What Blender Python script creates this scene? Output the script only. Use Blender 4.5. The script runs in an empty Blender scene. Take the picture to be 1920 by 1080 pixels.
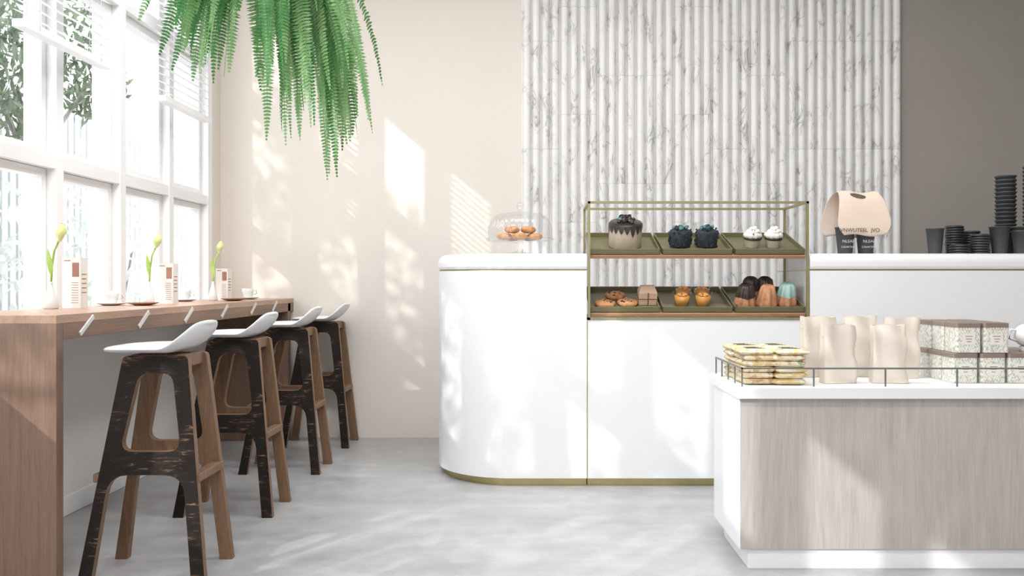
import bpy, bmesh, math, random
from mathutils import Vector, Matrix, Euler
random.seed(7)
sc=bpy.context.scene
sc.view_settings.view_transform='Standard'
EYE=1.05
def lin(c):
    c=c/255.0
    return c/12.92 if c<=0.04045 else ((c+0.055)/1.055)**2.4
def rgb(r,g,b): return (lin(r),lin(g),lin(b),1)
# ---------------------------------------------------------------- materials
class NT:
    def __init__(s,name):
        s.m=bpy.data.materials.new(name); s.m.use_nodes=True
        s.t=s.m.node_tree; s.n=s.t.nodes; s.b=s.n['Principled BSDF']; s.out=s.n['Material Output']
    def new(s,typ,**kw):
        n=s.n.new(typ)
        for k,v in kw.items(): setattr(n,k,v)
        return n
    def l(s,a,b): s.t.links.new(a,b)
    def math(s,op,a,b=None,c=None):
        n=s.new('ShaderNodeMath',operation=op)
        for i,v in enumerate((a,b,c)):
            if v is None: continue
            if isinstance(v,(int,float)): n.inputs[i].default_value=v
            else: s.l(v,n.inputs[i])
        return n.outputs[0]
    def coord(s,scale=(1,1,1),rot=(0,0,0)):
        tc=s.new('ShaderNodeTexCoord'); mp=s.new('ShaderNodeMapping')
        mp.inputs['Scale'].default_value=scale; mp.inputs['Rotation'].default_value=rot
        s.l(tc.outputs['Object'],mp.inputs['Vector']); return mp.outputs[0]
    def noise(s,vec,scale=5,detail=4,rough=.5,dist=0):
        n=s.new('ShaderNodeTexNoise'); n.inputs['Scale'].default_value=scale
        n.inputs['Detail'].default_value=detail; n.inputs['Roughness'].default_value=rough
        n.inputs['Distortion'].default_value=dist
        s.l(vec,n.inputs['Vector']); return n.outputs['Fac']
    def ramp(s,fac,stops):
        r=s.new('ShaderNodeValToRGB'); e=r.color_ramp.elements
        while len(e)<len(stops): e.new(.5)
        for i,(p,c) in enumerate(stops): e[i].position=p; e[i].color=c
        s.l(fac,r.inputs[0]); return r.outputs[0]
    def mix(s,fac,a,b,blend='MIX'):
        m=s.new('ShaderNodeMix',data_type='RGBA',blend_type=blend)
        for sock,v in ((m.inputs[0],fac),(m.inputs[6],a),(m.inputs[7],b)):
            if isinstance(v,(int,float,tuple)): sock.default_value=v
            else: s.l(v,sock)
        return m.outputs[2]
    def bump(s,h,st=.2,dist=.01):
        b=s.new('ShaderNodeBump'); b.inputs['Strength'].default_value=st; b.inputs['Distance'].default_value=dist
        s.l(h,b.inputs['Height']); s.l(b.outputs[0],s.b.inputs['Normal'])
def plain(name,col,rough=.5,metal=0,var=.05,nscale=8,coat=0,bump=0):
    t=NT(name); v=t.coord()
    f=t.noise(v,nscale,4)
    c2=tuple(max(0,x*(1-var)) for x in col[:3])+(1,); c1=tuple(min(1,x*(1+var)) for x in col[:3])+(1,)
    t.l(t.ramp(f,[(.3,c2),(.7,c1)]),t.b.inputs['Base Color'])
    t.b.inputs['Roughness'].default_value=rough; t.b.inputs['Metallic'].default_value=metal
    t.b.inputs['Coat Weight'].default_value=coat
    if bump: t.bump(f,bump,.005)
    return t.m
def wood(name,dark,light,scale=1,axis='z',rough=.5,rings=0,contrast=(.3,.7)):
    t=NT(name)
    st={'z':(14,14,.7),'y':(14,.7,14),'x':(.7,14,14)}[axis]
    v=t.coord(tuple(a*scale for a in st))
    f=t.noise(v,3,8,.65,.6)
    v2=t.coord(tuple(a*scale*6 for a in st)); f2=t.noise(v2,3,4,.6)
    s=t.math('ADD',t.math('MULTIPLY',f,.6),t.math('MULTIPLY',f2,.4))
    if rings:
        v3=t.coord((2.2,2.2,.42)); n3=t.noise(v3,1.1,2,.4,.2)
        w=t.math('SINE',t.math('MULTIPLY',n3,190)); s=t.math('ADD',s,t.math('MULTIPLY',w,rings))
    t.l(t.ramp(s,[(contrast[0],dark),(contrast[1],light)]),t.b.inputs['Base Color'])
    t.b.inputs['Roughness'].default_value=rough; t.bump(s,.12,.003)
    return t.m
def glass(name,tint=(1,1,1,1),refl=.06,edge=.35):
    m=bpy.data.materials.new(name); m.use_nodes=True; n=m.node_tree.nodes; L=m.node_tree.links
    n.remove(n['Principled BSDF'])
    tr=n.new('ShaderNodeBsdfTransparent'); tr.inputs[0].default_value=tint
    gl=n.new('ShaderNodeBsdfGlossy'); gl.inputs['Roughness'].default_value=.03
    lw=n.new('ShaderNodeLayerWeight'); lw.inputs[0].default_value=.25
    mr=n.new('ShaderNodeMapRange'); mr.inputs[3].default_value=refl; mr.inputs[4].default_value=edge
    mx=n.new('ShaderNodeMixShader')
    L.new(lw.outputs['Facing'],mr.inputs[0]); L.new(mr.outputs[0],mx.inputs[0])
    L.new(tr.outputs[0],mx.inputs[1]); L.new(gl.outputs[0],mx.inputs[2]); L.new(mx.outputs[0],n['Material Output'].inputs[0])
    return m
M={}
M['beige']=plain('beige_plaster',rgb(225,218,210),.9,var=.008,nscale=3,bump=.02)
M['taupe']=plain('taupe_plaster',rgb(158,152,146),.8,var=.02,nscale=2)
M['whitewall']=plain('white_plaster',rgb(232,228,224),.85,var=.01)
M['ceil']=plain('ceiling_white',rgb(240,239,237),.9,var=.01)
M['frame']=plain('white_window_paint',rgb(240,240,241),.5,var=.01)
M['white']=plain('white_lacquer',rgb(234,235,237),.32,var=.006,nscale=2)
M['whitegloss']=plain('white_plastic',rgb(236,236,238),.3,var=.01)
M['stonewhite']=plain('white_stone',rgb(234,234,234),.35,var=.015,nscale=4)
M['brass']=plain('brushed_brass',rgb(190,176,130),.38,1,var=.06,nscale=20)
M['brassframe']=plain('olive_brass',rgb(158,150,112),.4,.6,var=.06,nscale=20)
M['olive']=plain('olive_tray_enamel',rgb(114,110,78),.45,.1,var=.05)
M['steel']=plain('satin_steel',rgb(215,213,210),.35,.5)
M['grayrail']=plain('gray_rail_paint',rgb(120,124,124),.45,.3)
M['barwood']=wood('walnut_bar',rgb(112,87,72),rgb(144,117,101),1,'z')
M['barwoody']=wood('walnut_bar_edge',rgb(112,84,68),rgb(148,119,100),1,'y')
M['bartop']=wood('walnut_bar_top',rgb(158,122,100),rgb(192,158,136),1,'y',.4)
M['stoolwood']=wood('stool_oak',rgb(98,73,53),rgb(142,110,83),1.2,'z')
M['shelfwood']=wood('case_shelf_wood',rgb(150,106,78),rgb(192,148,116),1,'x')
M['oak']=wood('pale_washed_oak',rgb(166,159,153),rgb(192,187,182),1.2,'z',.6,.035,(.30,.70))
# burnt stool face
t=NT('dark_stool_veneer'); v=t.coord((9,9,60)); f=t.noise(v,1.5,5,.7,.8)
v2=t.coord((2,2,2)); g=t.noise(v2,6,2)
f3=t.math('ADD',f,t.math('MULTIPLY',t.math('SUBTRACT',g,.5),.45))
t.l(t.ramp(f3,[(.54,rgb(30,24,21)),(.62,rgb(54,40,32)),(.70,rgb(140,108,84))]),t.b.inputs['Base Color']); t.b.inputs['Roughness'].default_value=.65
t.b.inputs['Specular IOR Level'].default_value=.25
M['burnt']=t.m
# concrete floor
t=NT('polished_concrete'); v=t.coord((1,1,1)); a=t.noise(v,1.1,6,.6,.4); b=t.noise(v,9,8,.7); v3=t.coord((1,2.6,1)); c=t.noise(v3,2.4,7,.72,.3)
s=t.math('ADD',t.math('MULTIPLY',a,.35),t.math('ADD',t.math('MULTIPLY',b,.3),t.math('MULTIPLY',c,.35)))
t.l(t.ramp(s,[(.38,rgb(150,151,153)),(.5,rgb(168,169,171)),(.62,rgb(188,188,190))]),t.b.inputs['Base Color'])
t.l(t.ramp(b,[(.3,(.28,.28,.28,1)),(.7,(.42,.42,.42,1))]),t.b.inputs['Roughness']); t.bump(b,.03,.002)
M['concrete']=t.m
# fluted marble
NR=40; RIBW=2.54/NR
t=NT('fluted_marble'); tc=t.new('ShaderNodeTexCoord'); sp=t.new('ShaderNodeSeparateXYZ'); t.l(tc.outputs['Object'],sp.inputs[0])
idx=t.math('FLOOR',t.math('DIVIDE',t.math('ADD',sp.outputs[0],.08),RIBW))
wn=t.new('ShaderNodeTexWhiteNoise',noise_dimensions='1D'); t.l(idx,wn.inputs['W'])
grp=t.math('FLOOR',t.math('DIVIDE',idx,4)); wg=t.new('ShaderNodeTexWhiteNoise',noise_dimensions='1D'); t.l(grp,wg.inputs['W'])
tz=t.math('DIVIDE',t.math('ADD',sp.outputs[2],t.math('MULTIPLY',t.math('FLOOR',t.math('MULTIPLY',wg.outputs['Value'],3)),.23)),.72)
row=t.math('FLOOR',tz); fr=t.math('FRACT',tz)
cb=t.new('ShaderNodeCombineXYZ')
t.l(t.math('ADD',sp.outputs[0],t.math('MULTIPLY',wn.outputs['Value'],3.1)),cb.inputs[0])
t.l(t.math('MULTIPLY',row,1.7),cb.inputs[1]); t.l(t.math('ADD',sp.outputs[2],t.math('MULTIPLY',wn.outputs['Value'],.35)),cb.inputs[2])
mp=t.new('ShaderNodeMapping'); mp.inputs['Rotation'].default_value=(0,.6,0); mp.inputs['Scale'].default_value=(6,1,2.2); t.l(cb.outputs[0],mp.inputs[0])
n1=t.noise(mp.outputs[0],2.6,5,.55,1.0); v1=t.math('ABSOLUTE',t.math('SUBTRACT',n1,.5))
n2=t.noise(mp.outputs[0],1.5,4,.6,.6)
vein=t.ramp(v1,[(.0,(.75,.75,.75,1)),(.012,(.45,.45,.45,1)),(.045,(0,0,0,1))])
msk=t.ramp(n2,[(.48,(0,0,0,1)),(.62,(1,1,1,1))])
vm=t.math('MULTIPLY',vein,msk)
base=t.ramp(n2,[(.3,rgb(236,235,235)),(.52,rgb(231,230,230)),(.75,rgb(214,213,213))])
n3=t.noise(mp.outputs[0],3.7,3,.5)
vc=t.ramp(n3,[(.42,rgb(118,118,122)),(.58,rgb(150,140,128)),(.72,rgb(190,168,138))])
col=t.mix(vm,base,vc)
seam=t.math('LESS_THAN',fr,.006); col=t.mix(t.math('MULTIPLY',seam,.3),col,rgb(140,140,142))
t.l(col,t.b.inputs['Base Color']); t.b.inputs['Roughness'].default_value=.45
M['marble']=t.m
M['slatwhite']=plain('fence_white',rgb(192,195,198),.7,var=.03)
M['slatgray']=plain('fence_gray',rgb(150,154,158),.8,var=.03)
M['pave']=plain('paving_pale',rgb(190,189,186),.9)
M['winglass']=glass('window_glass',(.98,.99,1,1),.02,.15)
M['caseglass']=glass('case_glass',(.995,.995,.99,1),.012,.15)
M['domeglass']=glass('dome_glass',(.985,.985,.99,1),.03,.45)
def leafmat(name,c1,c2,trans=.3):
    t=NT(name); v=t.coord(); f=t.noise(v,7,3)
    t.l(t.ramp(f,[(.32,c1),(.68,c2)]),t.b.inputs['Base Color']); t.b.inputs['Roughness'].default_value=.6
    t.b.inputs['Specular IOR Level'].default_value=.2
    tr=t.new('ShaderNodeBsdfTranslucent'); tr.inputs[0].default_value=c2
    mx=t.new('ShaderNodeMixShader'); mx.inputs[0].default_value=trans
    t.l(t.b.outputs[0],mx.inputs[1]); t.l(tr.outputs[0],mx.inputs[2]); t.l(mx.outputs[0],t.out.inputs[0]); return t.m
M['fern']=leafmat('fern_leaf',rgb(92,148,84),rgb(152,188,134),.3)
M['fernold']=leafmat('fern_leaf_deep',rgb(50,106,58),rgb(96,150,92),.3)
M['leaf']=leafmat('tree_leaf',rgb(58,72,56),rgb(112,126,106),.2)
M['paleleaf']=leafmat('pale_leaf',rgb(160,168,162),rgb(208,214,210),.3)
M['bark']=plain('tree_bark',rgb(120,115,110),.9,var=.2)
M['lime']=plain('calla_green',rgb(170,200,96),.5,var=.15,nscale=25)
M['limelight']=plain('calla_spathe',rgb(222,228,160),.5,var=.1,nscale=25)
M['ceramic']=plain('white_ceramic',rgb(238,238,236),.25,var=.01)
M['card']=plain('menu_card_white',rgb(230,225,220),.7,var=.01)
M['print']=plain('menu_print_brown',rgb(160,116,98),.7,var=.1)
M['bun']=plain('baked_pastry',rgb(198,142,94),.7,var=.3,nscale=45,bump=.4)
M['cakecream']=plain('cake_cream',rgb(196,181,162),.7,var=.05,nscale=30)
M['choc']=plain('dark_chocolate',rgb(48,38,35),.35,var=.2,nscale=30)
M['darkcake']=plain('dark_crumb_cake',rgb(38,50,58),.8,var=.6,nscale=90,bump=.8)
M['tealcrumb']=plain('teal_icing',rgb(86,128,134),.7,var=.25,nscale=60)
M['frosting']=plain('white_frosting',rgb(236,234,230),.5,var=.04,nscale=30,bump=.2)
M['liner']=plain('cupcake_liner',rgb(202,188,174),.7,var=.1)
M['orangecake']=plain('bundt_sponge',rgb(192,138,102),.7,var=.22,nscale=50,bump=.3)
M['mint']=plain('mint_icing',rgb(158,190,185),.4,var=.05)
M['pudding']=plain('orange_jelly',rgb(224,158,72),.25,var=.15,nscale=20)
M['kraft']=plain('kraft_paper',rgb(204,172,148),.8,var=.06,nscale=12)
M['carrier']=plain('carrier_card',rgb(220,201,186),.8,var=.03,nscale=8)
M['twine']=plain('brown_twine',rgb(120,84,60),.9)
M['black']=plain('black_paper_cup',rgb(66,68,70),.55,var=.05)
M['lid']=plain('black_lid',rgb(52,54,56),.4,var=.05)
M['ink']=plain('black_ink',rgb(50,46,44),.7)
M['whiteink']=plain('white_ink',rgb(225,222,218),.7)
M['bag']=plain('beige_paper_bag',rgb(220,210,199),.8,var=.015,nscale=5,bump=.03)
M['tinlid']=plain('tin_lid_brown',rgb(148,132,121),.4,.3,var=.05)
# tin label
t=NT('tin_label'); tc=t.new('ShaderNodeTexCoord'); sp=t.new('ShaderNodeSeparateXYZ'); t.l(tc.outputs['Object'],sp.inputs[0])
u=t.math('ADD',sp.outputs[0],sp.outputs[1]); w1=t.math('SINE',t.math('MULTIPLY',u,620)); w2=t.math('SINE',t.math('MULTIPLY',sp.outputs[2],330))
nn=t.noise(tc.outputs['Object'],95,2,.6); q=t.math('ADD',t.math('MULTIPLY',t.math('MULTIPLY',w1,w2),.12),nn)
t.l(t.ramp(q,[(.38,rgb(182,186,170)),(.50,rgb(222,220,213)),(.6,rgb(230,228,223))]),t.b.inputs['Base Color']); t.b.inputs['Roughness'].default_value=.4
M['tin']=t.m
# snack packs
t=NT('snack_wrapper'); tc=t.new('ShaderNodeTexCoord'); vo=t.new('ShaderNodeTexVoronoi'); vo.inputs['Scale'].default_value=60; t.l(tc.outputs['Object'],vo.inputs['Vector'])
t.l(t.ramp(t.noise(vo.outputs['Color'],3,0),[(.36,rgb(224,198,140)),(.45,rgb(234,228,212)),(.55,rgb(232,220,184)),(.62,rgb(210,170,136)),(.7,rgb(166,174,150))]),t.b.inputs['Base Color']); t.b.inputs['Roughness'].default_value=.4
M['snack']=t.m
# ---------------------------------------------------------------- builder
class MB:
    def __init__(s): s.v=[];s.f=[];s.mi=[];s.sm=[];s.mats=[];s.mx=Matrix.Identity(4)
    def slot(s,m):
        m=M[m]
        if m not in s.mats: s.mats.append(m)
        return s.mats.index(m)
    def add(s,vs,fs,m,smooth=False,mx=None):
        o=len(s.v); X=s.mx if mx is None else s.mx@mx
        s.v+= [X@Vector(p) for p in vs]; k=s.slot(m)
        for f in fs: s.f.append([i+o for i in f]); s.mi.append(k); s.sm.append(smooth)
    def box(s,x0,x1,y0,y1,z0,z1,m,mx=None):
        vs=[(x,y,z) for z in (z0,z1) for y in (y0,y1) for x in (x0,x1)]
        s.add(vs,[(0,2,3,1),(4,5,7,6),(0,1,5,4),(2,6,7,3),(0,4,6,2),(1,3,7,5)],m,False,mx)
    def lathe(s,prof,c,m,seg=32,smooth=True,mx=None,mod=None):
        vs=[];n=len(prof)
        for i in range(seg):
            a=2*math.pi*i/seg
            for (r,z) in prof:
                k=mod(a,r,z) if mod else 1
                vs.append((c[0]+r*k*math.cos(a),c[1]+r*k*math.sin(a),c[2]+z))
        fs=[(i*n+j,((i+1)%seg)*n+j,((i+1)%seg)*n+j+1,i*n+j+1) for i in range(seg) for j in range(n-1)]
        s.add(vs,fs,m,smooth,mx)
    def tube(s,pts,r,m,seg=8,smooth=True,caps=True):
        pts=[Vector(p) for p in pts]; vs=[];N=len(pts)
        for i,p in enumerate(pts):
            d=(pts[min(i+1,N-1)]-pts[max(i-1,0)]).normalized()
            up=Vector((0,0,1)) if abs(d.z)<.9 else Vector((0,1,0))
            a=d.cross(up).normalized(); b=a.cross(d).normalized()
            rr=r[i] if isinstance(r,(list,tuple)) else r
            for k in range(seg):
                t=2*math.pi*k/seg; vs.append(p+a*rr*math.cos(t)+b*rr*math.sin(t))
        fs=[(i*seg+k,i*seg+(k+1)%seg,(i+1)*seg+(k+1)%seg,(i+1)*seg+k) for i in range(N-1) for k in range(seg)]
        if caps: fs+= [tuple(range(seg-1,-1,-1)),tuple(range((N-1)*seg,N*seg))]
        s.add([tuple(v) for v in vs],fs,m,smooth)
    def bar(s,a,b,w,m):
        a=Vector(a);b=Vector(b);h=w/2
        lo=[min(a[i],b[i])-h for i in range(3)];hi=[max(a[i],b[i])+h for i in range(3)]
        s.box(lo[0],hi[0],lo[1],hi[1],lo[2],hi[2],m)
    def loft(s,rings,m,smooth=False,cap=True,mx=None):
        n=len(rings[0]);vs=[p for r in rings for p in r]
        fs=[(i*n+k,i*n+(k+1)%n,(i+1)*n+(k+1)%n,(i+1)*n+k) for i in range(len(rings)-1) for k in range(n)]
        if cap: fs+=[tuple(range(n-1,-1,-1)),tuple(range((len(rings)-1)*n,len(rings)*n))]
        s.add(vs,fs,m,smooth,mx)
    def grid(s,fn,nu,nv,m,smooth=True,skip=None,mx=None):
        vs=[fn(i/nu,j/nv) for i in range(nu+1) for j in range(nv+1)]
        fs=[]
        for i in range(nu):
            for j in range(nv):
                if skip and skip((i+.5)/nu,(j+.5)/nv): continue
                a=i*(nv+1)+j; fs.append((a,a+nv+1,a+nv+2,a+1))
        s.add(vs,fs,m,smooth,mx)
    def blob(s,c,r,m,seg=14,rings=8,squash=1,mx=None,jit=0):
        vs=[];
        for i in range(rings+1):
            ph=math.pi*i/rings
            for k in range(seg):
                t=2*math.pi*k/seg; q=1+random.uniform(-jit,jit)
                vs.append((c[0]+r*q*math.sin(ph)*math.cos(t),c[1]+r*q*math.sin(ph)*math.sin(t),c[2]+r*q*squash*math.cos(ph)))
        fs=[(i*seg+k,(i+1)*seg+k,(i+1)*seg+(k+1)%seg,i*seg+(k+1)%seg) for i in range(rings) for k in range(seg)]
        s.add(vs,fs,m,True,mx)
    def obj(s,name,bevel=0,solid=0,parent=None,seg=2):
        me=bpy.data.meshes.new(name); me.from_pydata([tuple(v) for v in s.v],[],s.f)
        for m in s.mats: me.materials.append(m)
        me.polygons.foreach_set('material_index',s.mi); me.polygons.foreach_set('use_smooth',s.sm)
        me.validate(); 
        o=bpy.data.objects.new(name,me); sc.collection.objects.link(o)
        if solid:
            q=o.modifiers.new('solid','SOLIDIFY'); q.thickness=solid; q.offset=0
        if bevel:
            q=o.modifiers.new('bev','BEVEL'); q.width=bevel; q.segments=seg; q.limit_method='ANGLE'; q.angle_limit=math.radians(40)
            q.harden_normals=False
        if parent: o.parent=parent
        return o
def bx(name,x0,x1,y0,y1,z0,z1,m,bevel=0):
    b=MB(); b.box(x0,x1,y0,y1,z0,z1,m); return b.obj(name,bevel)
def text(body,name,loc,size,m,parent,rot=(math.pi/2,0,0),align='CENTER',sx=1):
    cu=bpy.data.curves.new(name,'FONT'); cu.body=body; cu.size=size; cu.align_x=align; cu.align_y='CENTER'; cu.extrude=.0004
    o=bpy.data.objects.new(name,cu); sc.collection.objects.link(o)
    me=bpy.data.meshes.new_from_object(o.evaluated_get(bpy.context.evaluated_depsgraph_get()))
    bpy.data.objects.remove(o)
    me.materials.clear(); me.materials.append(M[m])
    o=bpy.data.objects.new(name,me); sc.collection.objects.link(o)
    o.location=loc; o.rotation_euler=rot; o.scale=(sx,1,1); o.parent=parent; return o
# ---------------------------------------------------------------- room shell
WX=-2.10; WY=5.73; H=3.6; RX=3.75
bx('floor',-2.25,RX+.1,-3.6,WY+.15,-.1,0,'concrete')
bx('ceiling',-2.25,RX+.1,-3.6,WY+.15,H,H+.1,'ceil')
bx('wall_back',-2.25,2.46,WY,WY+.15,0,H,'beige')
bx('wall_back_right',2.46,RX+.1,WY,WY+.15,0,H,'taupe')
bx('wall_right',RX,RX+.1,-3.5,WY,0,H,'taupe')
bx('wall_rear',-2.25,RX+.1,-3.6,-3.5,0,H,'beige')
b=MB(); b.box(-2.25,WX,-3.5,WY,0,.86,'whitewall'); b.box(-2.25,WX,-3.5,WY,3.2,H,'whitewall'); b.box(-2.25,WX,5.54,WY,.86,3.2,'beige'); b.box(-2.25,WX,-3.5,-2.6,.86,3.2,'whitewall'); b.obj('wall_left')
bx('baseboard_left',WX,WX+.015,2.93,5.6,0,.09,'frame',.004)
# fluted marble cladding
b=MB(); n=NR; prof=[]
for i in range(n):
    x0=-.08+i*RIBW
    prof.append((x0,WY-.004)); prof.append((x0+.12*RIBW,WY-.004))
    for k in range(9):
        a=math.pi*k/8; prof.append((x0+RIBW*(.56-.42*math.cos(a)),WY-.005-.034*math.sin(a)**.7))
prof.append((-.08+n*RIBW,WY-.004))
vs=[(x,y,z) for (x,y) in prof for z in (0.0,H-.002)]
b.add(vs,[(2*i,2*i+2,2*i+3,2*i+1) for i in range(len(prof)-1)],'marble',False); o=b.obj('fluted_marble_panel')
# windows
ms=[5.50-.58*i for i in range(15)]
for i in range(len(ms)-1):
    y1,y0=ms[i],ms[i+1]; b=MB(); X0,X1=-2.2,-2.10
    w=.035
    zs=[.86,1.57,2.47,3.2]
    b.box(X0-.03,X1+.015,y0-.028,y0+.028,.86,3.2,'frame')
    if i==0: b.box(X0-.03,X1+.015,y1-.028,y1+.04,.86,3.2,'frame')
    for z in (.86,3.2-.05): b.box(X0,X1,y0+.028,y1-.028,z,z+.05,'frame')
    for z in (1.57,2.47): b.box(X0-.02,X1+.01,y0+.028,y1-.028,z-.028,z+.028,'frame')
    for k in range(3):
        a,c=zs[k]+.03,zs[k+1]-.03; ya,yb=y0+.03,y1-.03
        b.box(X0+.01,X1-.03,ya,ya+w,a,c,'frame'); b.box(X0+.01,X1-.03,yb-w,yb,a,c,'frame')
        b.box(X0+.01,X1-.03,ya+w,yb-w,a,a+w,'frame'); b.box(X0+.01,X1-.03,ya+w,yb-w,c-w,c,'frame')
        b.add([(-2.158,ya+w,a+w),(-2.158,yb-w,a+w),(-2.158,yb-w,c-w),(-2.158,ya+w,c-w)],[(0,1,2,3)],'winglass')
    b.obj('window_%d'%(i+1))
# blinds
def blind(y0,y1,zb):
    b=MB(); X=-1.98
    b.box(X-.03,X+.03,y0,y1,3.13,3.18,'frame'); b.box(X-.025,X+.025,y0,y1,zb,zb+.03,'frame')
    z=zb+.06
    while z<3.12:
        mx=Matrix.Translation((X,0,z))@Matrix.Rotation(math.radians(22),4,'Y'); b.box(-.024,.024,y0+.005,y1-.005,-.0015,.0015,'frame',mx); z+=.042
    for y in (y0+.1,y1-.1):
        b.tube([(X+.026,y,zb+.01),(X+.026,y,3.14)],.0015,'frame',5); b.tube([(X-.026,y,zb+.01),(X-.026,y,3.14)],.0015,'frame',5)
    b.box(WX+.017,X,y0,y0+.02,3.14,3.17,'frame'); b.box(WX+.017,X,y1-.02,y1,3.14,3.17,'frame')
    b.obj('venetian_blind')
blind(3.28,3.96,2.03); blind(4.54,5.18,2.01); 
# ---------------------------------------------------------------- outside
bx('ground_outside',-14,-2.26,-8,20,-.12,-.02,'pave')
b=MB(); b.box(-5.15,-5.1,1.5,20,-.02,2.9,'slatgray'); y=1.5
while y<20: b.box(-5.1,-5.06,y,y+.085,-.02,2.95,'slatwhite'); y+=.13
b.obj('slatted_fence')
def leaves(b,c,r,n,size,m):
    for _ in range(n):
        while 1:
            p=Vector([random.uniform(-1,1) for _ in range(3)])
            if .25<p.length<1: break
        p=Vector((c[0]+p.x*r[0],c[1]+p.y*r[1],c[2]+p.z*r[2])); s=size*random.uniform(.6,1.3)
        mx=Matrix.Translation(p)@Euler([random.uniform(0,6.28) for _ in range(3)]).to_matrix().to_4x4()
        b.add([(-s,0,0),(0,-s*.32,0),(s,0,.1*s),(0,s*.32,0)],[(0,1,2,3)],m,False,mx)
def tree(name,base,top,clusters,size,m):
    b=MB(); base=Vector(base); top=Vector(top)
    b.tube([base,base.lerp(top,.5)+Vector((.05,.03,0)),top],[.06,.045,.03],'bark')
    for c,r,n in clusters:
        b.tube([base.lerp(top,.75),c],[.03,.01],'bark',6); leaves(b,c,r,n,size,m)
    return b.obj(name)
tree('deciduous_tree',(-4.3,7.3,-.02),(-4.3,7.3,2.7),[((-4.1,6.7,2.65),(.3,.55,.5),700),((-4.1,7.9,2.9),(.3,.45,.4),600),((-4.1,6.0,3.1),(.4,.6,.5),500),((-4.1,7.2,3.4),(.4,.7,.3),300)],.06,'leaf')
tree('deciduous_tree',(-4.9,-.2,-.02),(-4.9,-.2,3.6),[((-4.8,.9,4.0),(.5,.9,.8),1100),((-4.8,-.9,4.1),(.5,1.0,.9),1100),((-4.6,-2.3,3.9),(.5,.8,.9),800),((-4.7,2.0,4.3),(.5,.6,.6),650)],.07,'leaf')
for (x,y,z,r,n) in [(-3.1,5.0,.85,.5,500),(-3.2,6.4,1.1,.8,800),(-3.4,8.4,1.3,1.1,800)]:
    b=MB(); b.tube([(x,y,-.02),(x,y,z)],[.03,.01],'bark'); b.tube([(x,y,.2),(x+.1,y+.2,z+.2)],[.02,.008],'bark')
    leaves(b,(x,y,z),(.4,r,z*.95),n,.06,'paleleaf'); b.obj('garden_shrub')
# ---------------------------------------------------------------- bar
b=MB(); BX=-1.61; BT=.935; BW=WX+.018
b.box(BW,BX,2.88,WY,BT-.03,BT,'bartop'); b.box(BX-.025,BX,2.92,WY,BT-.085,BT-.03,'barwoody')
b.box(BW,BX,2.88,2.925,0,BT-.03,'barwood'); b.box(BW,BX,5.60,5.66,0,BT-.03,'barwood')
b.box(BW,BW+.03,2.925,5.60,BT-.11,BT-.03,'barwoody')
for y in (3.07,3.52,3.98,4.44,4.9,5.3):
    mx=Matrix.Translation((BX+.003,y,BT-.043))@Matrix.Rotation(math.radians(33),4,'X')
    b.box(-.004,.004,-.055,.055,-.009,.009,'steel',mx)
b.obj('window_bar_counter',.002)
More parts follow.
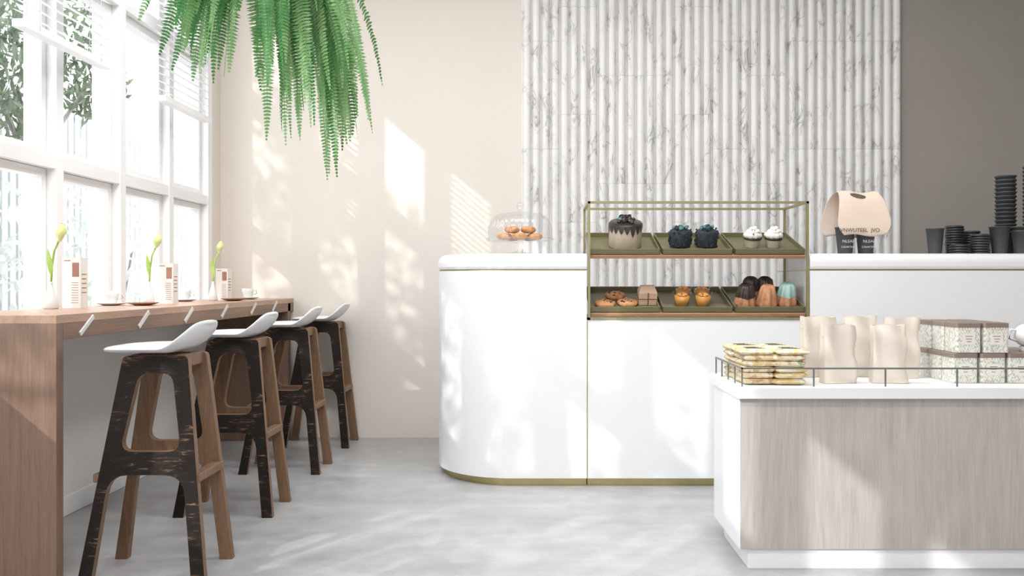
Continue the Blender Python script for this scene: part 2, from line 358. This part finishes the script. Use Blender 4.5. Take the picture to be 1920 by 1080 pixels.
# ---------------------------------------------------------------- stools
def stool(cx,cy):
    root=bpy.data.objects.new('bar_stool',None); sc.collection.objects.link(root); root.location=(cx,cy,0)
    def rc(pts,r,n=5):
        out=[];N=len(pts)
        for i,p in enumerate(pts):
            p=Vector(p);a=Vector(pts[i-1]);c=Vector(pts[(i+1)%N])
            rr=r[i] if isinstance(r,list) else r
            if rr<=0: out.append(p);continue
            d1=(a-p).normalized();d2=(c-p).normalized(); s0=p+d1*rr; s1=p+d2*rr
            for k in range(n+1):
                t=k/n; out.append(s0*(1-t)**2+p*2*t*(1-t)+s1*t*t)
        return out
    outer=rc([(-.080,.785),(-.216,0),(-.172,0),(-.120,.375),(.142,.375),(.180,0),(.224,0),(.145,.785)],[.015,.004,.004,.07,.07,.004,.004,.015])
    inner=rc([(-.026,.728),(-.085,.452),(.132,.452),(.096,.728)],[.04,.05,.05,.04])
    for side in (-1,1):
        cu=bpy.data.curves.new('f','CURVE'); cu.dimensions='2D'; cu.fill_mode='BOTH'; cu.extrude=.013; cu.bevel_depth=.002
        for pts in (outer,inner):
            sp=cu.splines.new('POLY'); sp.points.add(len(pts)-1); sp.use_cyclic_u=True
            for i,p in enumerate(pts): sp.points[i].co=(p[0],p[1],0,1)
        o=bpy.data.objects.new('f',cu); sc.collection.objects.link(o)
        me=bpy.data.meshes.new_from_object(o.evaluated_get(bpy.context.evaluated_depsgraph_get())); bpy.data.objects.remove(o)
        for v in me.vertices:
            u,z,w=v.co; v.co=(u,side*(.135-.05*z/.785)+w,z)
        me.materials.clear(); me.materials.append(M['burnt']); me.materials.append(M['stoolwood'])
        bm=bmesh.new(); bm.from_mesh(me); bmesh.ops.remove_doubles(bm,verts=bm.verts,dist=1e-5); bmesh.ops.recalc_face_normals(bm,faces=bm.faces)
        for f in bm.faces: f.material_index=0 if f.normal.y*side>.6 else 1
        bm.to_mesh(me); bm.free()
        fo=bpy.data.objects.new('side_frame',me); sc.collection.objects.link(fo); fo.parent=root
    b=MB()
    yy=.118
    b.box(-.178,-.138,-yy,yy,.345,.375,'stoolwood'); b.box(.155,.195,-yy,yy,.345,.375,'stoolwood')
    b.box(-.06,-.025,-.09,.09,.745,.79,'stoolwood'); b.box(.10,.135,-.09,.09,.745,.79,'stoolwood')
    b.box(-.04,.12,-.02,.02,.765,.79,'stoolwood')
    o=b.obj('stretchers',.004,parent=root)
    rings=[];NS=30
    for i in range(NS+1):
        s=i/NS; u=-.165+.375*s
        e=2*s-1
        hw=.185*max(0,(1-abs(e)**3.2))**.42
        hw=max(hw,.035)
        lip=0 if u<.075 else ((u-.075)/.125)
        zc=.806+.098*min(1,lip)**1.5
        uu=u-(.018*lip**2 if lip>0 else 0)
        th=.014 if .06<s<.96 else .008
        ring=[]
        for k in range(20):
            a=2*math.pi*k/20; y=hw*math.copysign(abs(math.cos(a))**.8,math.cos(a)); zz=th*math.sin(a)
            nx=-.75*min(1,lip*1.3); nl=math.hypot(nx,1)
            ring.append((uu+zz*nx/nl,y,zc+zz/nl+.010*(y/.185)**2))
        rings.append(ring)
    b=MB(); b.loft(rings,'whitegloss',True,True); o=b.obj('seat',parent=root)
    q=o.modifiers.new('ss','SUBSURF'); q.levels=1; q.render_levels=1
stool(-1.362,3.10)
for y in (3.93,4.77,5.50): stool(-1.382,y)
# ---------------------------------------------------------------- service counter
CY=4.36; CB=4.95; CXL=-.106; R=.42; XA=.275; XB=1.409; XR=3.3
def outline(xr,d):
    pts=[(xr,CY+d),]
    for k in range(31):
        a=math.pi/2*k/30; pts.append((CXL-(R-d)*math.sin(a),CY+R-(R-d)*math.cos(a)))
    pts+=[(CXL-R+d,CB-d),(xr,CB-d)]
    return pts[::-1]
b=MB()
def pr(xr,prof,m,box=None):
    rings=[]
    for d,z in prof:
        o=outline(xr,d) if box is None else [(box[1],CB-d),(box[0],CB-d),(box[0],CY+d),(box[1],CY+d)]
        rings.append([(x,y,z) for x,y in o][::-1])
    b.loft(rings,m)
slab=[(.012,1.108),(0,1.112),(-.004,1.125)]+[( -.004+.045*(1-math.cos(a)),1.147+.045*math.sin(a)) for a in [math.pi/2*k/8 for k in range(9)]]
for box,xr in ((None,XA-.002),((XB+.004,XR),XR)):
    pr(xr,[(.03,0),(.03,.042)],'brass',box)
    pr(xr,[(0,.042),(0,1.103)],'white',box)
    pr(xr,[(.004,1.103),(.004,1.108)],'brass',box)
    pr(xr,slab,'white',box)
b.box(XA+.003,XB,CY+.03,CB,0,.042,'brass'); b.box(XA+.003,XB,CY,CB,.042,.850,'white')
b.box(XA-.002,XA+.003,CY-.002,CB,.042,.852,'brass')
b.obj('service_counter')
# pastry display case
root=bpy.data.objects.new('pastry_display_case',None); sc.collection.objects.link(root)
b=MB(); w=.012; x0,x1=XA+.010,XB-.008; y0,y1=CY+.002,4.76; z0,z1=.858,1.452
for x in (x0,x1):
    for y in (y0,y1): b.bar((x,y,z0),(x,y,z1),w,'brassframe')
    for z in (z0,z1): b.bar((x,y0,z),(x,y1,z),w,'brassframe')
for y in (y0,y1):
    for z in (z0,z1): b.bar((x0,y,z),(x1,y,z),w,'brassframe')
b.obj('brass_frame',parent=root)
b=MB()
b.add([(x0,y0,z0),(x1,y0,z0),(x1,y0,z1),(x0,y0,z1)],[(0,1,2,3)],'caseglass')
for x in (x0,x1): b.add([(x,y0,z0),(x,y1,z0),(x,y1,z1),(x,y0,z1)],[(0,1,2,3)],'caseglass')
b.add([(x0,y0,z1),(x1,y0,z1),(x1,y1,z1),(x0,y1,z1)],[(0,1,2,3)],'caseglass')
b.obj('glass_panes',parent=root)
ANG=math.radians(17)
def shelfM(zf): return Matrix.Translation((0,CY+.014,zf))@Matrix.Rotation(ANG,4,'X')
TR=[.470,.843,1.214]
for zf in (1.165,.868):
    b=MB(); b.mx=shelfM(zf); b.box(x0+.008,x1-.008,0,.385,0,.016,'shelfwood')
    for tx in TR:
        X0,X1,Y0,Y1=tx-.180,tx+.180,.012,.365; z=.018
        b.box(X0,X1,Y0,Y1,z,z+.005,'olive')
        for a in ((X0,X1,Y0,Y0+.006),(X0,X1,Y1-.006,Y1),(X0,X0+.006,Y0,Y1),(X1-.006,X1,Y0,Y1)): b.box(*a,z,z+.030,'olive')
    b.obj('shelf_with_trays',.0015,parent=root)
UZ=.024
U=shelfM(1.165); Lw=shelfM(.868)
# layered cake
b=MB(); b.mx=U@Matrix.Translation((.485,.16,UZ)); 
b.lathe([(0,0),(.082,0),(.086,.006),(.086,.118),(.080,.128),(0,.128)],(0,0,0),'cakecream',40)
vs=[];seg=72
drip=[.03+.035*abs(math.sin(i*1.7))*random.random()+.0 for i in range(18)]
def dr(a):
    k=a/(2*math.pi)*18; i=int(k)%18; f=k-int(k); e=math.sin(math.pi*f)**1.2; return .016+drip[i]*e
rg=[[],[],[],[]]
for i in range(seg):
    a=2*math.pi*i/seg
    for j,(r,z) in enumerate(((.0895,.130-dr(a)),(.0895,.124),(.082,.133),(.001,.133))): rg[j].append((r*math.cos(a),r*math.sin(a),z))
b.loft(rg,'choc',True,False)
for i in range(26):
    a=random.uniform(0,6.28); r=random.uniform(0,.055); s=random.uniform(.010,.016)
    b.blob((r*math.cos(a),r*math.sin(a),.138+random.random()*.018*(1-r/.06)),s,'choc' if i%4 else 'tealcrumb',7,5,.8,jit=.15)
for k in range(5):
    mx=Matrix.Translation((-.02+.012*k,.0,.155))@Euler((.9,.4*k,k)).to_matrix().to_4x4(); b.lathe([(0,0),(.017,0),(.018,.004),(.0,.006)],(0,0,0),'choc',12,mx=mx)
b.obj('chocolate_drip_cake')
for cx in (.775,.915):
    b=MB(); b.mx=U@Matrix.Translation((cx,.16,UZ)); b.lathe([(0,0),(.050,0),(.056,.01),(.058,.075),(.048,.088),(0,.09)],(0,0,0),'darkcake',26,mod=lambda a,r,z:1+.05*math.sin(a*9)+.03*math.sin(a*23+z*200))
    for i in range(60):
        a=random.uniform(0,6.28); z=random.uniform(.008,.09); b.blob((.058*math.cos(a),.058*math.sin(a),z),.006,'darkcake',6,4,jit=.3)
    for i in range(22):
        a=random.uniform(0,6.28); r=random.uniform(0,.04); b.blob((r*math.cos(a),r*math.sin(a),.094+random.random()*.012),.010,'tealcrumb' if i%2 else 'darkcake',6,5,jit=.25)
    b.obj('dark_crumb_cake')
for cx in (1.155,1.265):
    b=MB(); b.mx=U@Matrix.Translation((cx,.15,UZ)); b.lathe([(0,0),(.033,0),(.043,.042)],(0,0,0),'liner',48,False,mod=lambda a,r,z:1+.03*math.sin(a*24))
    b.lathe([(0,.04),(.046,.042),(.048,.05),(.04,.055)],(0,0,0),'choc',24)
    for k,(r,z,s) in enumerate(((.030,.058,.021),(.020,.076,.018),(.008,.092,.015))):
        for i in range(9):
            a=i*.7+k*.3; b.blob((r*math.cos(a),r*math.sin(a),z+.001*i),s,'frosting',8,6,.8)
    for i in range(12):
        a=random.uniform(0,6.28); r=random.uniform(.01,.035); b.blob((r*math.cos(a),r*math.sin(a)-.01,.105-r*.8),.0045,'tealcrumb',6,4)
    b.obj('frosted_cupcake')
# lower shelf
for (cx,cy) in ((.375,.10),(.495,.12),(.44,.24)):
    b=MB(); b.mx=Lw@Matrix.Translation((cx,cy,UZ)); b.lathe([(0,0),(.045,0),(.056,.010),(.050,.022),(.02,.028),(0,.027)],(0,0,0),'bun',24,mod=lambda a,r,z:1+.05*math.sin(a*5))
    for i in range(14):
        a=random.uniform(0,6.28); r=random.uniform(0,.042); b.blob((r*math.cos(a),r*math.sin(a),.026),.007,'choc' if i%3 else 'bun',6,4,.6)
    b.obj('chocolate_chip_cookie')
b=MB(); b.mx=Lw@Matrix.Translation((.60,.15,UZ)); b.box(-.048,.048,-.04,.04,0,.066,'kraft')
b.loft([[(-.048,-.04,.066),(.048,-.04,.066),(.048,.04,.066),(-.048,.04,.066)],[(-.036,-.012,.096),(.036,-.012,.096),(.036,.012,.096),(-.036,.012,.096)]],'kraft')
b.box(-.050,.050,-.042,.042,.030,.035,'twine'); b.box(-.003,.003,-.043,.043,0,.068,'twine'); b.obj('kraft_pastry_box',.002)
for (cx,cy) in ((.775,.10),(.885,.10),(.80,.21),(.90,.21)):
    b=MB(); b.mx=Lw@Matrix.Translation((cx,cy,UZ)); b.lathe([(0,.002),(.031,.002),(.041,.055),(0,.057)],(0,0,0),'pudding',24)
    b.lathe([(0,0),(.033,0),(.046,.075),(.049,.076)],(0,0,0),'domeglass',24)
    for i in range(8): b.blob((.018*math.cos(i),.018*math.sin(i),.062),.010,'pudding' if i%2 else 'bun',7,5,.7)
    b.obj('jelly_dessert_cup')
for (cx,cy,ic) in ((1.105,.10,'choc'),(1.16,.22,'choc'),(1.235,.22,'choc'),(1.218,.10,'orangecake'),(1.325,.12,'mint')):
    b=MB(); b.mx=Lw@Matrix.Translation((cx,cy,UZ))@Matrix.Scale(1.02,4)@Matrix.Diagonal((1,1,1.2,1)); fl=lambda a,r,z:1+.09*math.cos(a*8)*(1 if r>.02 else 0)
    b.lathe([(.010,0),(.052,0),(.053,.012),(.043,.05),(.034,.084),(.022,.094),(.010,.086),(.008,.02)],(0,0,0),'orangecake',64,mod=fl)
    if ic!='orangecake': b.lathe([(.0465,.042),(.0445,.055),(.0365,.087),(.022,.0985),(.009,.089)],(0,0,0),ic,64,mod=lambda a,r,z:fl(a,r,z)+(.05*math.cos(a*4) if z<.05 else 0))
    b.obj('bundt_cake')
# cake stand
cs=(-.072,4.65,1.192)
b=MB(); P=cs
b.lathe([(0,.001),(.062,.001),(.066,.005),(.050,.012),(.016,.022),(.012,.045),(.016,.060),(.05,.072),(.178,.076),(.190,.088),(.186,.090),(.174,.080),(0,.078)],P,'domeglass',64)
b.lathe([(.172,.081),(.174,.10),(.172,.150),(.155,.195),(.115,.222),(.05,.232),(.012,.236),(.010,.246),(.018,.256),(.022,.270),(.014,.284),(0,.288)],P,'domeglass',96,mod=lambda a,r,z:1+(.016*math.cos(a*24) if r>.1 else 0))
b.obj('glass_cake_stand')
for i,(dx,dy,dz) in enumerate([(-.085,-.05,0),(.0,-.08,0),(.08,-.05,0),(-.045,.05,0),(.05,.05,0),(-.042,-.055,.037),(.045,-.055,.037)]):
    b=MB(); b.lathe([(.008,.004),(.022,0),(.038,.008),(.042,.018),(.036,.030),(.022,.036),(.008,.030)],(cs[0]+dx,cs[1]+dy,cs[2]+.079+dz),'bun',24); b.obj('glazed_doughnut')
# paper cups and carrier
def cup(b,x,y,z,h=.138,r=.046,m='black'):
    b.lathe([(0,.003),(r*.70,0),(r*.72,.004),(r*.98,h-.003),(r*1.04,h-.002),(r*1.04,h+.003),(r*.97,h+.002),(r*.69,.008),(0,.008)],(x,y,z),m,28)
Zc=1.192
root=bpy.data.objects.new('takeaway_cup_carrier',None); sc.collection.objects.link(root)
b=MB(); cx,cy=1.735,4.60
for dx in (-.055,.055): cup(b,cx+dx,cy,Zc,.145,.052,'black')
b.obj('cups',parent=root)
def cf(u,t):
    a=math.pi*t; z=math.sin(a)**.8; zz=1.292+.238*z
    wy=.085*math.cos(a)*(1-.1*z)
    hw=.100+.054*(1-z)**.7
    if z<.35: hw-=.045*((.35-z)/.35)**2
    sk=.02*math.cos(a)
    return (cx+(2*u-1)*hw+sk,cy-wy*(1.0),zz+.006*math.sin(u*7))
hole=lambda u,t: ((u-.46)/.19)**2+((t-.34)/.05)**2<1
b=MB(); b.grid(cf,80,110,'carrier',skip=hole); b.obj('card_sleeve',solid=.003,parent=root)
text('VNWUTEEL  JVO','lettering',(cx-.01,cy-.094,1.318),.028,'ink',root)
for dx in (-.055,.055):
    text('NLEAF','lettering',(cx+dx,cy-.050,1.262),.022,'whiteink',root); text('CASARTEW','lettering',(cx+dx,cy-.046,1.232),.014,'whiteink',root)
b=MB(); cup(b,2.165,4.6,Zc); b.obj('paper_cup')
b=MB(); cup(b,2.485,4.55,Zc,.145,.050); b.obj('paper_cup')
def lids(name,x,y,n,r=.046,m='lid'):
    b=MB()
    for i in range(n):
        z=Zc+i*.0135; jx=random.uniform(-.003,.003); b.lathe([(r*.9,.0),(r*1.04,.002),(r*1.05,.008),(r*.98,.010),(r*.93,.0125),(0,.0125)],(x+jx,y,z),m,28)
    b.obj(name)
lids('cup_lid_stack',2.272,4.55,4); lids('cup_lid_stack',2.31,4.68,12); lids('cup_lid_stack',2.378,4.54,8); lids('cup_lid_stack',2.42,4.72,10)
def cupstack(x,y,n,r=.052):
    b=MB(); 
    for i in range(n):
        z=Zc+i*.022; b.lathe([(r*.72,.0 if i==0 else .085),(r*.98,.118),(r*1.05,.119),(r*1.05,.126),(r*.95,.125),(0,.10)],(x,y,z),'black',28)
    b.obj('paper_cup_stack')
cupstack(2.59,4.68,15); cupstack(2.71,4.62,17); cupstack(2.595,4.53,2); cupstack(2.71,4.48,2)
# ---------------------------------------------------------------- island
b=MB(); IX0=.749; IX1=2.7; IY0=3.10; IY1=3.54
b.box(.735,IX1+.02,3.07,3.56,.626,.667,'stonewhite')
b.box(IX0+.004,IX1,IY0,IY0+.02,.075,.626,'oak'); b.box(IX0,IX1,IY0+.02,IY1,.075,.626,'white'); b.box(IX0,IX0+.004,IY0,IY0+.02,.075,.626,'white')
b.box(IX0+.035,IX1-.03,IY0+.015,IY1-.03,0,.075,'white')
o=b.obj('display_island',.003)
b=MB(); z=.733; w=.006; xa,ya,yb,xb=.757,3.095,3.535,2.68
b.bar((xa,ya,z),(xb,ya,z),w,'grayrail'); b.bar((xa,ya,z),(xa,yb,z),w,'grayrail')
x=xa
while x<xb: b.bar((x,ya,.667+w/2),(x,ya,z),.005,'grayrail'); x+=.26
for k in range(1,5): b.bar((xa,ya+k*.11,.667+w/2),(xa,ya+k*.11,z),.005,'grayrail')
b.obj('island_guard_rail')
IT=.667
# snack packs stack
b=MB()
for lay in range(6):
    for (cx,cy) in ((.832,3.22),(.950,3.21),(.832,3.39),(.950,3.39)):
        h=.0215; jx=random.uniform(-.006,.006); an=random.uniform(-.08,.08)
        mx=Matrix.Translation((cx+jx,cy,IT+.013+lay*h))@Matrix.Rotation(an,4,'Z')
        def top(sgn):
            def f(u,v):
                X=(2*u-1);Y=(2*v-1); k=max(0,(1-X**6))*max(0,(1-Y**6)); cr=.002*math.sin(X*25)*abs(Y)**3
                return (X*.062+.002*math.sin(Y*22),Y*.084*(1-.03*X*X),sgn*.0118*k**.42+cr)
            return f
        b.grid(top(1),16,18,'snack',True,None,mx); b.grid(top(-1),16,18,'snack',True,None,mx)
        if lay==5:
            for k in range(4): b.box(-.035+.008*(k%2),.035-.006*k,-.045+.022*k,-.037+.022*k,.0113,.0126,'ink',mx)
b.obj('snack_packet_stack')
# paper bags
def bag(cx,cy,w=.145,d=.075,h=.225,rz=0,ph=0):
    b=MB(); N=64; rings=[]
    for j in range(21):
        t=j/20; ring=[]
        for k in range(N):
            a=2*math.pi*k/N; c,s=math.cos(a),math.sin(a)
            px=abs(c)**.4*(1 if c>0 else -1); py=abs(s)**.4*(1 if s>0 else -1)
            wid=w/2*(1-.05*math.sin(math.pi*t)+.03*math.sin(t*9+ph)*t); dep=d/2*(1-.35*t**2)
            crease=.005*math.sin(px*5+ph+t*2.5)*(.2+t)+.0035*math.sin(t*12+px*2+ph)
            gusset=.012*t*max(0,1-abs(py)*1.3) if abs(px)>.75 else 0
            x=px*(wid-gusset)+.003*math.sin(t*9+ph+s); y=py*dep+crease*1.3
            z=h*t+(.004*math.sin(px*5+ph))*t**4
            ring.append((x,y,z))
        rings.append(ring)
    mx=Matrix.Translation((cx,cy,IT+.001))@Matrix.Rotation(rz,4,'Z')
    b.loft(rings,'bag',True,False,mx); b.add(rings[0],[tuple(range(N))],'bag',False,mx)
    inner=[(x*.95,y*.88,z-.05) for x,y,z in rings[-1]]
    b.loft([rings[-1],inner],'bag',True,False,mx); b.add(inner,[tuple(range(N))],'bag',False,mx)
    b.obj('paper_gift_bag')
bag(1.148,3.22,.132,.075,.218,.10,0); bag(1.338,3.22,.132,.075,.218,-.12,2.1)
bag(1.145,3.43,.15,.075,.24,.05,1.3); bag(1.315,3.44,.13,.075,.24,0,3.3); bag(1.465,3.40,.135,.08,.235,-.15,4.5)
# tins
def tin(cx,cy,z):
    b=MB(); s=.047; h=.112
    def rr(s,z):
        pts=[];r=.010
        for qx,qy,a0 in ((1,1,0),(-1,1,90),(-1,-1,180),(1,-1,270)):
            for k in range(5):
                a=math.radians(a0+90*k/4); pts.append((cx+qx*(s-r)+r*math.cos(a),cy+qy*(s-r)+r*math.sin(a),z))
        return pts
    b.loft([rr(s,z),rr(s,z+h-.016)],'tin'); b.loft([rr(s+.0015,z+h-.018),rr(s+.0015,z+h-.002),rr(s-.003,z+h)],'tinlid')
    b.box(cx-.024,cx+.024,cy-s-.0008,cy-s+.001,z+.03,z+.072,'card')
    for k in range(3): b.box(cx-.014+.003*k,cx+.014-.003*k,cy-s-.0014,cy-s,z+.060-.010*k,z+.0625-.010*k,'tinlid')
    b.obj('tea_tin')
for r in range(3):
    for c in range(8):
        cx=1.620+.1045*c; cy=3.245+.105*r
        tin(cx,cy,IT+.001)
        if c<2: tin(cx+.012,cy,IT+.1145)
zj=IT+.1135
b=MB(); b.blob((1.895,3.27,zj+.062),.05,'ceramic',24,14,.9); b.lathe([(0,.0),(.03,.0),(.028,.012),(.03,.02)],(1.895,3.27,zj),'ceramic'); b.lathe([(.008,.104),(.012,.114),(0,.124)],(1.895,3.27,zj),'ceramic'); b.tube([(1.855,3.27,zj+.08),(1.83,3.27,zj+.085),(1.825,3.27,zj+.05),(1.853,3.27,zj+.04)],.005,'ceramic'); b.obj('ceramic_sugar_jar')
# ---------------------------------------------------------------- bar-top things
def vase(x,y,s=1,lean=.03):
    b=MB(); z=BT
    b.lathe([(0,.0),(.026*s,.0),(.030*s,.006),(.024*s,.04),(.011*s,.085),(.007*s,.105),(.010*s,.112),(.007*s,.112),(.005*s,.09)],(x,y,z),'ceramic',24)
    p=[(x,y,z+.09),(x+.004,y,z+.17),(x+.014,y,z+.24),(x+.034,y,z+.285)]
    b.tube(p,.0045,'lime',8)
    def sp(u,v):
        a=(u*2-1)*2.6; r=.006+.020*math.sin(math.pi*min(1,v*1.05)**1.3)*(1-.35*v)
        zz=.075*v; return (x+.036+r*math.sin(a)*.9+.012*v,y-r*math.cos(a),z+.275+zz+.01*abs(u-.5))
    b.grid(sp,14,10,'limelight'); b.tube([(x+.036,y,z+.28),(x+.042,y,z+.325)],[.004,.003],'lime',7)
    def lf(u,v):
        w=.012*math.sin(math.pi*v); return (x+.006-.014*v+(2*u-1)*w,y-.01*v,z+.12+.13*v)
    b.grid(lf,4,10,'lime')
    b.obj('calla_lily_vase')
def card(x,y,h=.205,w=.085):
    b=MB(); mx=Matrix.Translation((x,y,BT))@Matrix.Rotation(math.radians(-12),4,'Z')
    b.box(-w/2,w/2,-.022,.022,0,h,'card',mx)
    b.box(w*.05,w*.42,-.0228,-.022,h*.62,h*.90,'print',mx); b.box(-w*.4,-w*.05,-.0228,-.022,h*.93,h*.95,'print',mx)
    for k in range(9): b.box(-w*.0,w*.38,-.0226,-.022,h*(.10+.05*k),h*(.10+.05*k)+.002,'print',mx)
    for k in range(5): b.box(w*.5,w*.5+.0006,-.015,.012,h*(.3+.09*k),h*(.3+.09*k)+.004,'print',mx)
    b.obj('menu_card_box')
def coffee(x,y):
    b=MB(); b.lathe([(0,.001),(.035,.001),(.066,.010),(.068,.013),(.035,.006),(0,.006)],(x,y,BT),'ceramic',32)
    b.lathe([(0,.008),(.022,.008),(.024,.012),(.034,.045),(.037,.068),(.035,.068),(.030,.04),(.02,.016),(0,.014)],(x,y,BT),'ceramic',32)
    b.tube([(x+.034,y,BT+.055),(x+.052,y,BT+.056),(x+.055,y,BT+.038),(x+.031,y,BT+.028)],.0035,'ceramic',8)
    b.obj('coffee_cup_and_saucer')
vase(-1.99,3.52); card(-1.965,3.66,.215,.09); vase(-1.90,4.22,.95); card(-1.865,4.36,.205,.085); vase(-1.885,5.02,.95); card(-1.865,5.14,.19,.08)
coffee(-1.99,4.02); coffee(-1.97,4.82); coffee(-1.80,5.38)
for x,y in ((-1.84,4.02),(-1.74,4.95)):
    b=MB(); b.lathe([(0,.001),(.035,.001),(.07,.012),(.072,.015),(.035,.007),(0,.006)],(x,y,BT),'shelfwood',32); b.obj('wooden_saucer')
# ---------------------------------------------------------------- hanging fern
b=MB(); F=Vector((-1.02,3.2,2.31))
def frond(az,L,el,w,mat,twist,droop):
    d=Vector((math.cos(az)*math.cos(el),math.sin(az)*math.cos(el),math.sin(el)))
    p=F+Vector((math.cos(az),math.sin(az),0))*random.uniform(.02,.11); step=.0125; n=int(L/step); pts=[p.copy()]
    side0=Vector((-math.sin(az),math.cos(az),0)); sw=Vector((random.uniform(-1,1),random.uniform(-1,1),0))*.9
    for i in range(n):
        t=i/n
        d=(d+Vector((0,0,-1))*droop*step*(1.1 if d.z>-.9 else .35)+sw*step*math.sin(t*5)).normalized(); p=p+d*step; pts.append(p.copy())
        if t<.10: continue
        ang=twist*(.4+t); nrm=side0.cross(d).normalized(); sd=(side0*math.cos(ang)+nrm*math.sin(ang))
        l=w*min(1,((t-.10)/.12)**.6)*(1-((t-.3)/.7)**2.0*.93 if t>.3 else 1)
        for s in (-1,1):
            base=p; tip=p+sd*s*l+d*l*random.uniform(.12,.3)+nrm*l*random.uniform(-.15,.15)
            q=(tip-base); wv=d*.0047
            b.add([base-wv*.7,base+q*.5-wv,tip,base+q*.5+wv*1.0,base+wv*.7],[(0,1,2,3,4)],mat)
    b.tube(pts[::3],[.0016*(1-.6*k/len(pts[::3])) for k in range(len(pts[::3]))],mat,4,caps=False)
for i in range(150):
    az=random.uniform(0,2*math.pi) if i%3 else random.uniform(-2.9,-.2); cxx=math.cos(az)
    L=random.uniform(.48,.72)+.15*cxx
    if cxx>.0 and random.random()<.4: L+=.10
    tw=random.gauss(0,.35)+ (1.35*random.choice((-1,1))*abs(cxx) if random.random()<.7 else random.uniform(-1.4,1.4))
    el=random.uniform(-.3,.9); frond(az,L,el,random.uniform(.028,.044),'fern' if random.random()<.62 else 'fernold',tw,random.uniform(5.5,11))
b.lathe([(0,-.10),(.09,-.09),(.13,-.02),(.145,.04),(.15,.05),(.135,.05),(.12,-.01),(0,-.02)],tuple(F+Vector((0,0,.02))),'kraft',32)
for k in range(3):
    a=k*2.094; b.tube([F+Vector((.14*math.cos(a),.14*math.sin(a),.06)),F+Vector((0,0,.55))],.003,'twine',6)
b.tube([F+Vector((0,0,.55)),(F.x,F.y,H)],.004,'twine',6)
b.obj('hanging_fern')
# ---------------------------------------------------------------- light
def fill_panel(x,y,P,sx=1.2,sy=.6):  # unseen ceiling fill light with its housing, added to brighten the room
    root=bpy.data.objects.new('added_fill_light',None); sc.collection.objects.link(root)
    b=MB(); 
    for a in ((x-sx/2-.02,x+sx/2+.02,y-sy/2-.02,y-sy/2),(x-sx/2-.02,x+sx/2+.02,y+sy/2,y+sy/2+.02),(x-sx/2-.02,x-sx/2,y-sy/2,y+sy/2),(x+sx/2,x+sx/2+.02,y-sy/2,y+sy/2)): b.box(*a,H-.04,H,'frame')
    b.box(x-sx/2,x+sx/2,y-sy/2,y+sy/2,H-.015,H,'frame'); b.obj('added_housing',parent=root)
    ld=bpy.data.lights.new('fill_lamp','AREA'); ld.shape='RECTANGLE'; ld.size=sx; ld.size_y=sy; ld.energy=P; ld.color=(1,.995,.985)
    lo=bpy.data.objects.new('fill_lamp',ld); sc.collection.objects.link(lo); lo.location=(x,y,H-.02); lo.parent=root
for x in (-.9,.9): 
    for y,P in ((-1.8,40),(.6,40),(3.3,50)): fill_panel(x,y,P)
w=bpy.data.worlds.new('world'); sc.world=w; w.use_nodes=True
bg=w.node_tree.nodes['Background']; bg.inputs[0].default_value=(.97,.985,1,1); bg.inputs[1].default_value=4.4
sd=bpy.data.lights.new('sun','SUN'); sd.energy=2.3; sd.angle=math.radians(.5); sd.color=(1,.975,.94)
so=bpy.data.objects.new('sun',sd); sc.collection.objects.link(so); so.rotation_euler=Vector((1,1.3,-.83)).to_track_quat('-Z','Y').to_euler(); so.location=(-6,-5,6)
# ---------------------------------------------------------------- camera
cd=bpy.data.cameras.new('camera'); cam=bpy.data.objects.new('camera',cd); sc.collection.objects.link(cam)
cam.location=(0,0,EYE); cam.rotation_euler=(math.pi/2,0,0); cd.lens=30; cd.sensor_width=36
cd.shift_x=-40/1920; cd.shift_y=-13/1920; cd.clip_start=.05
sc.camera=cam
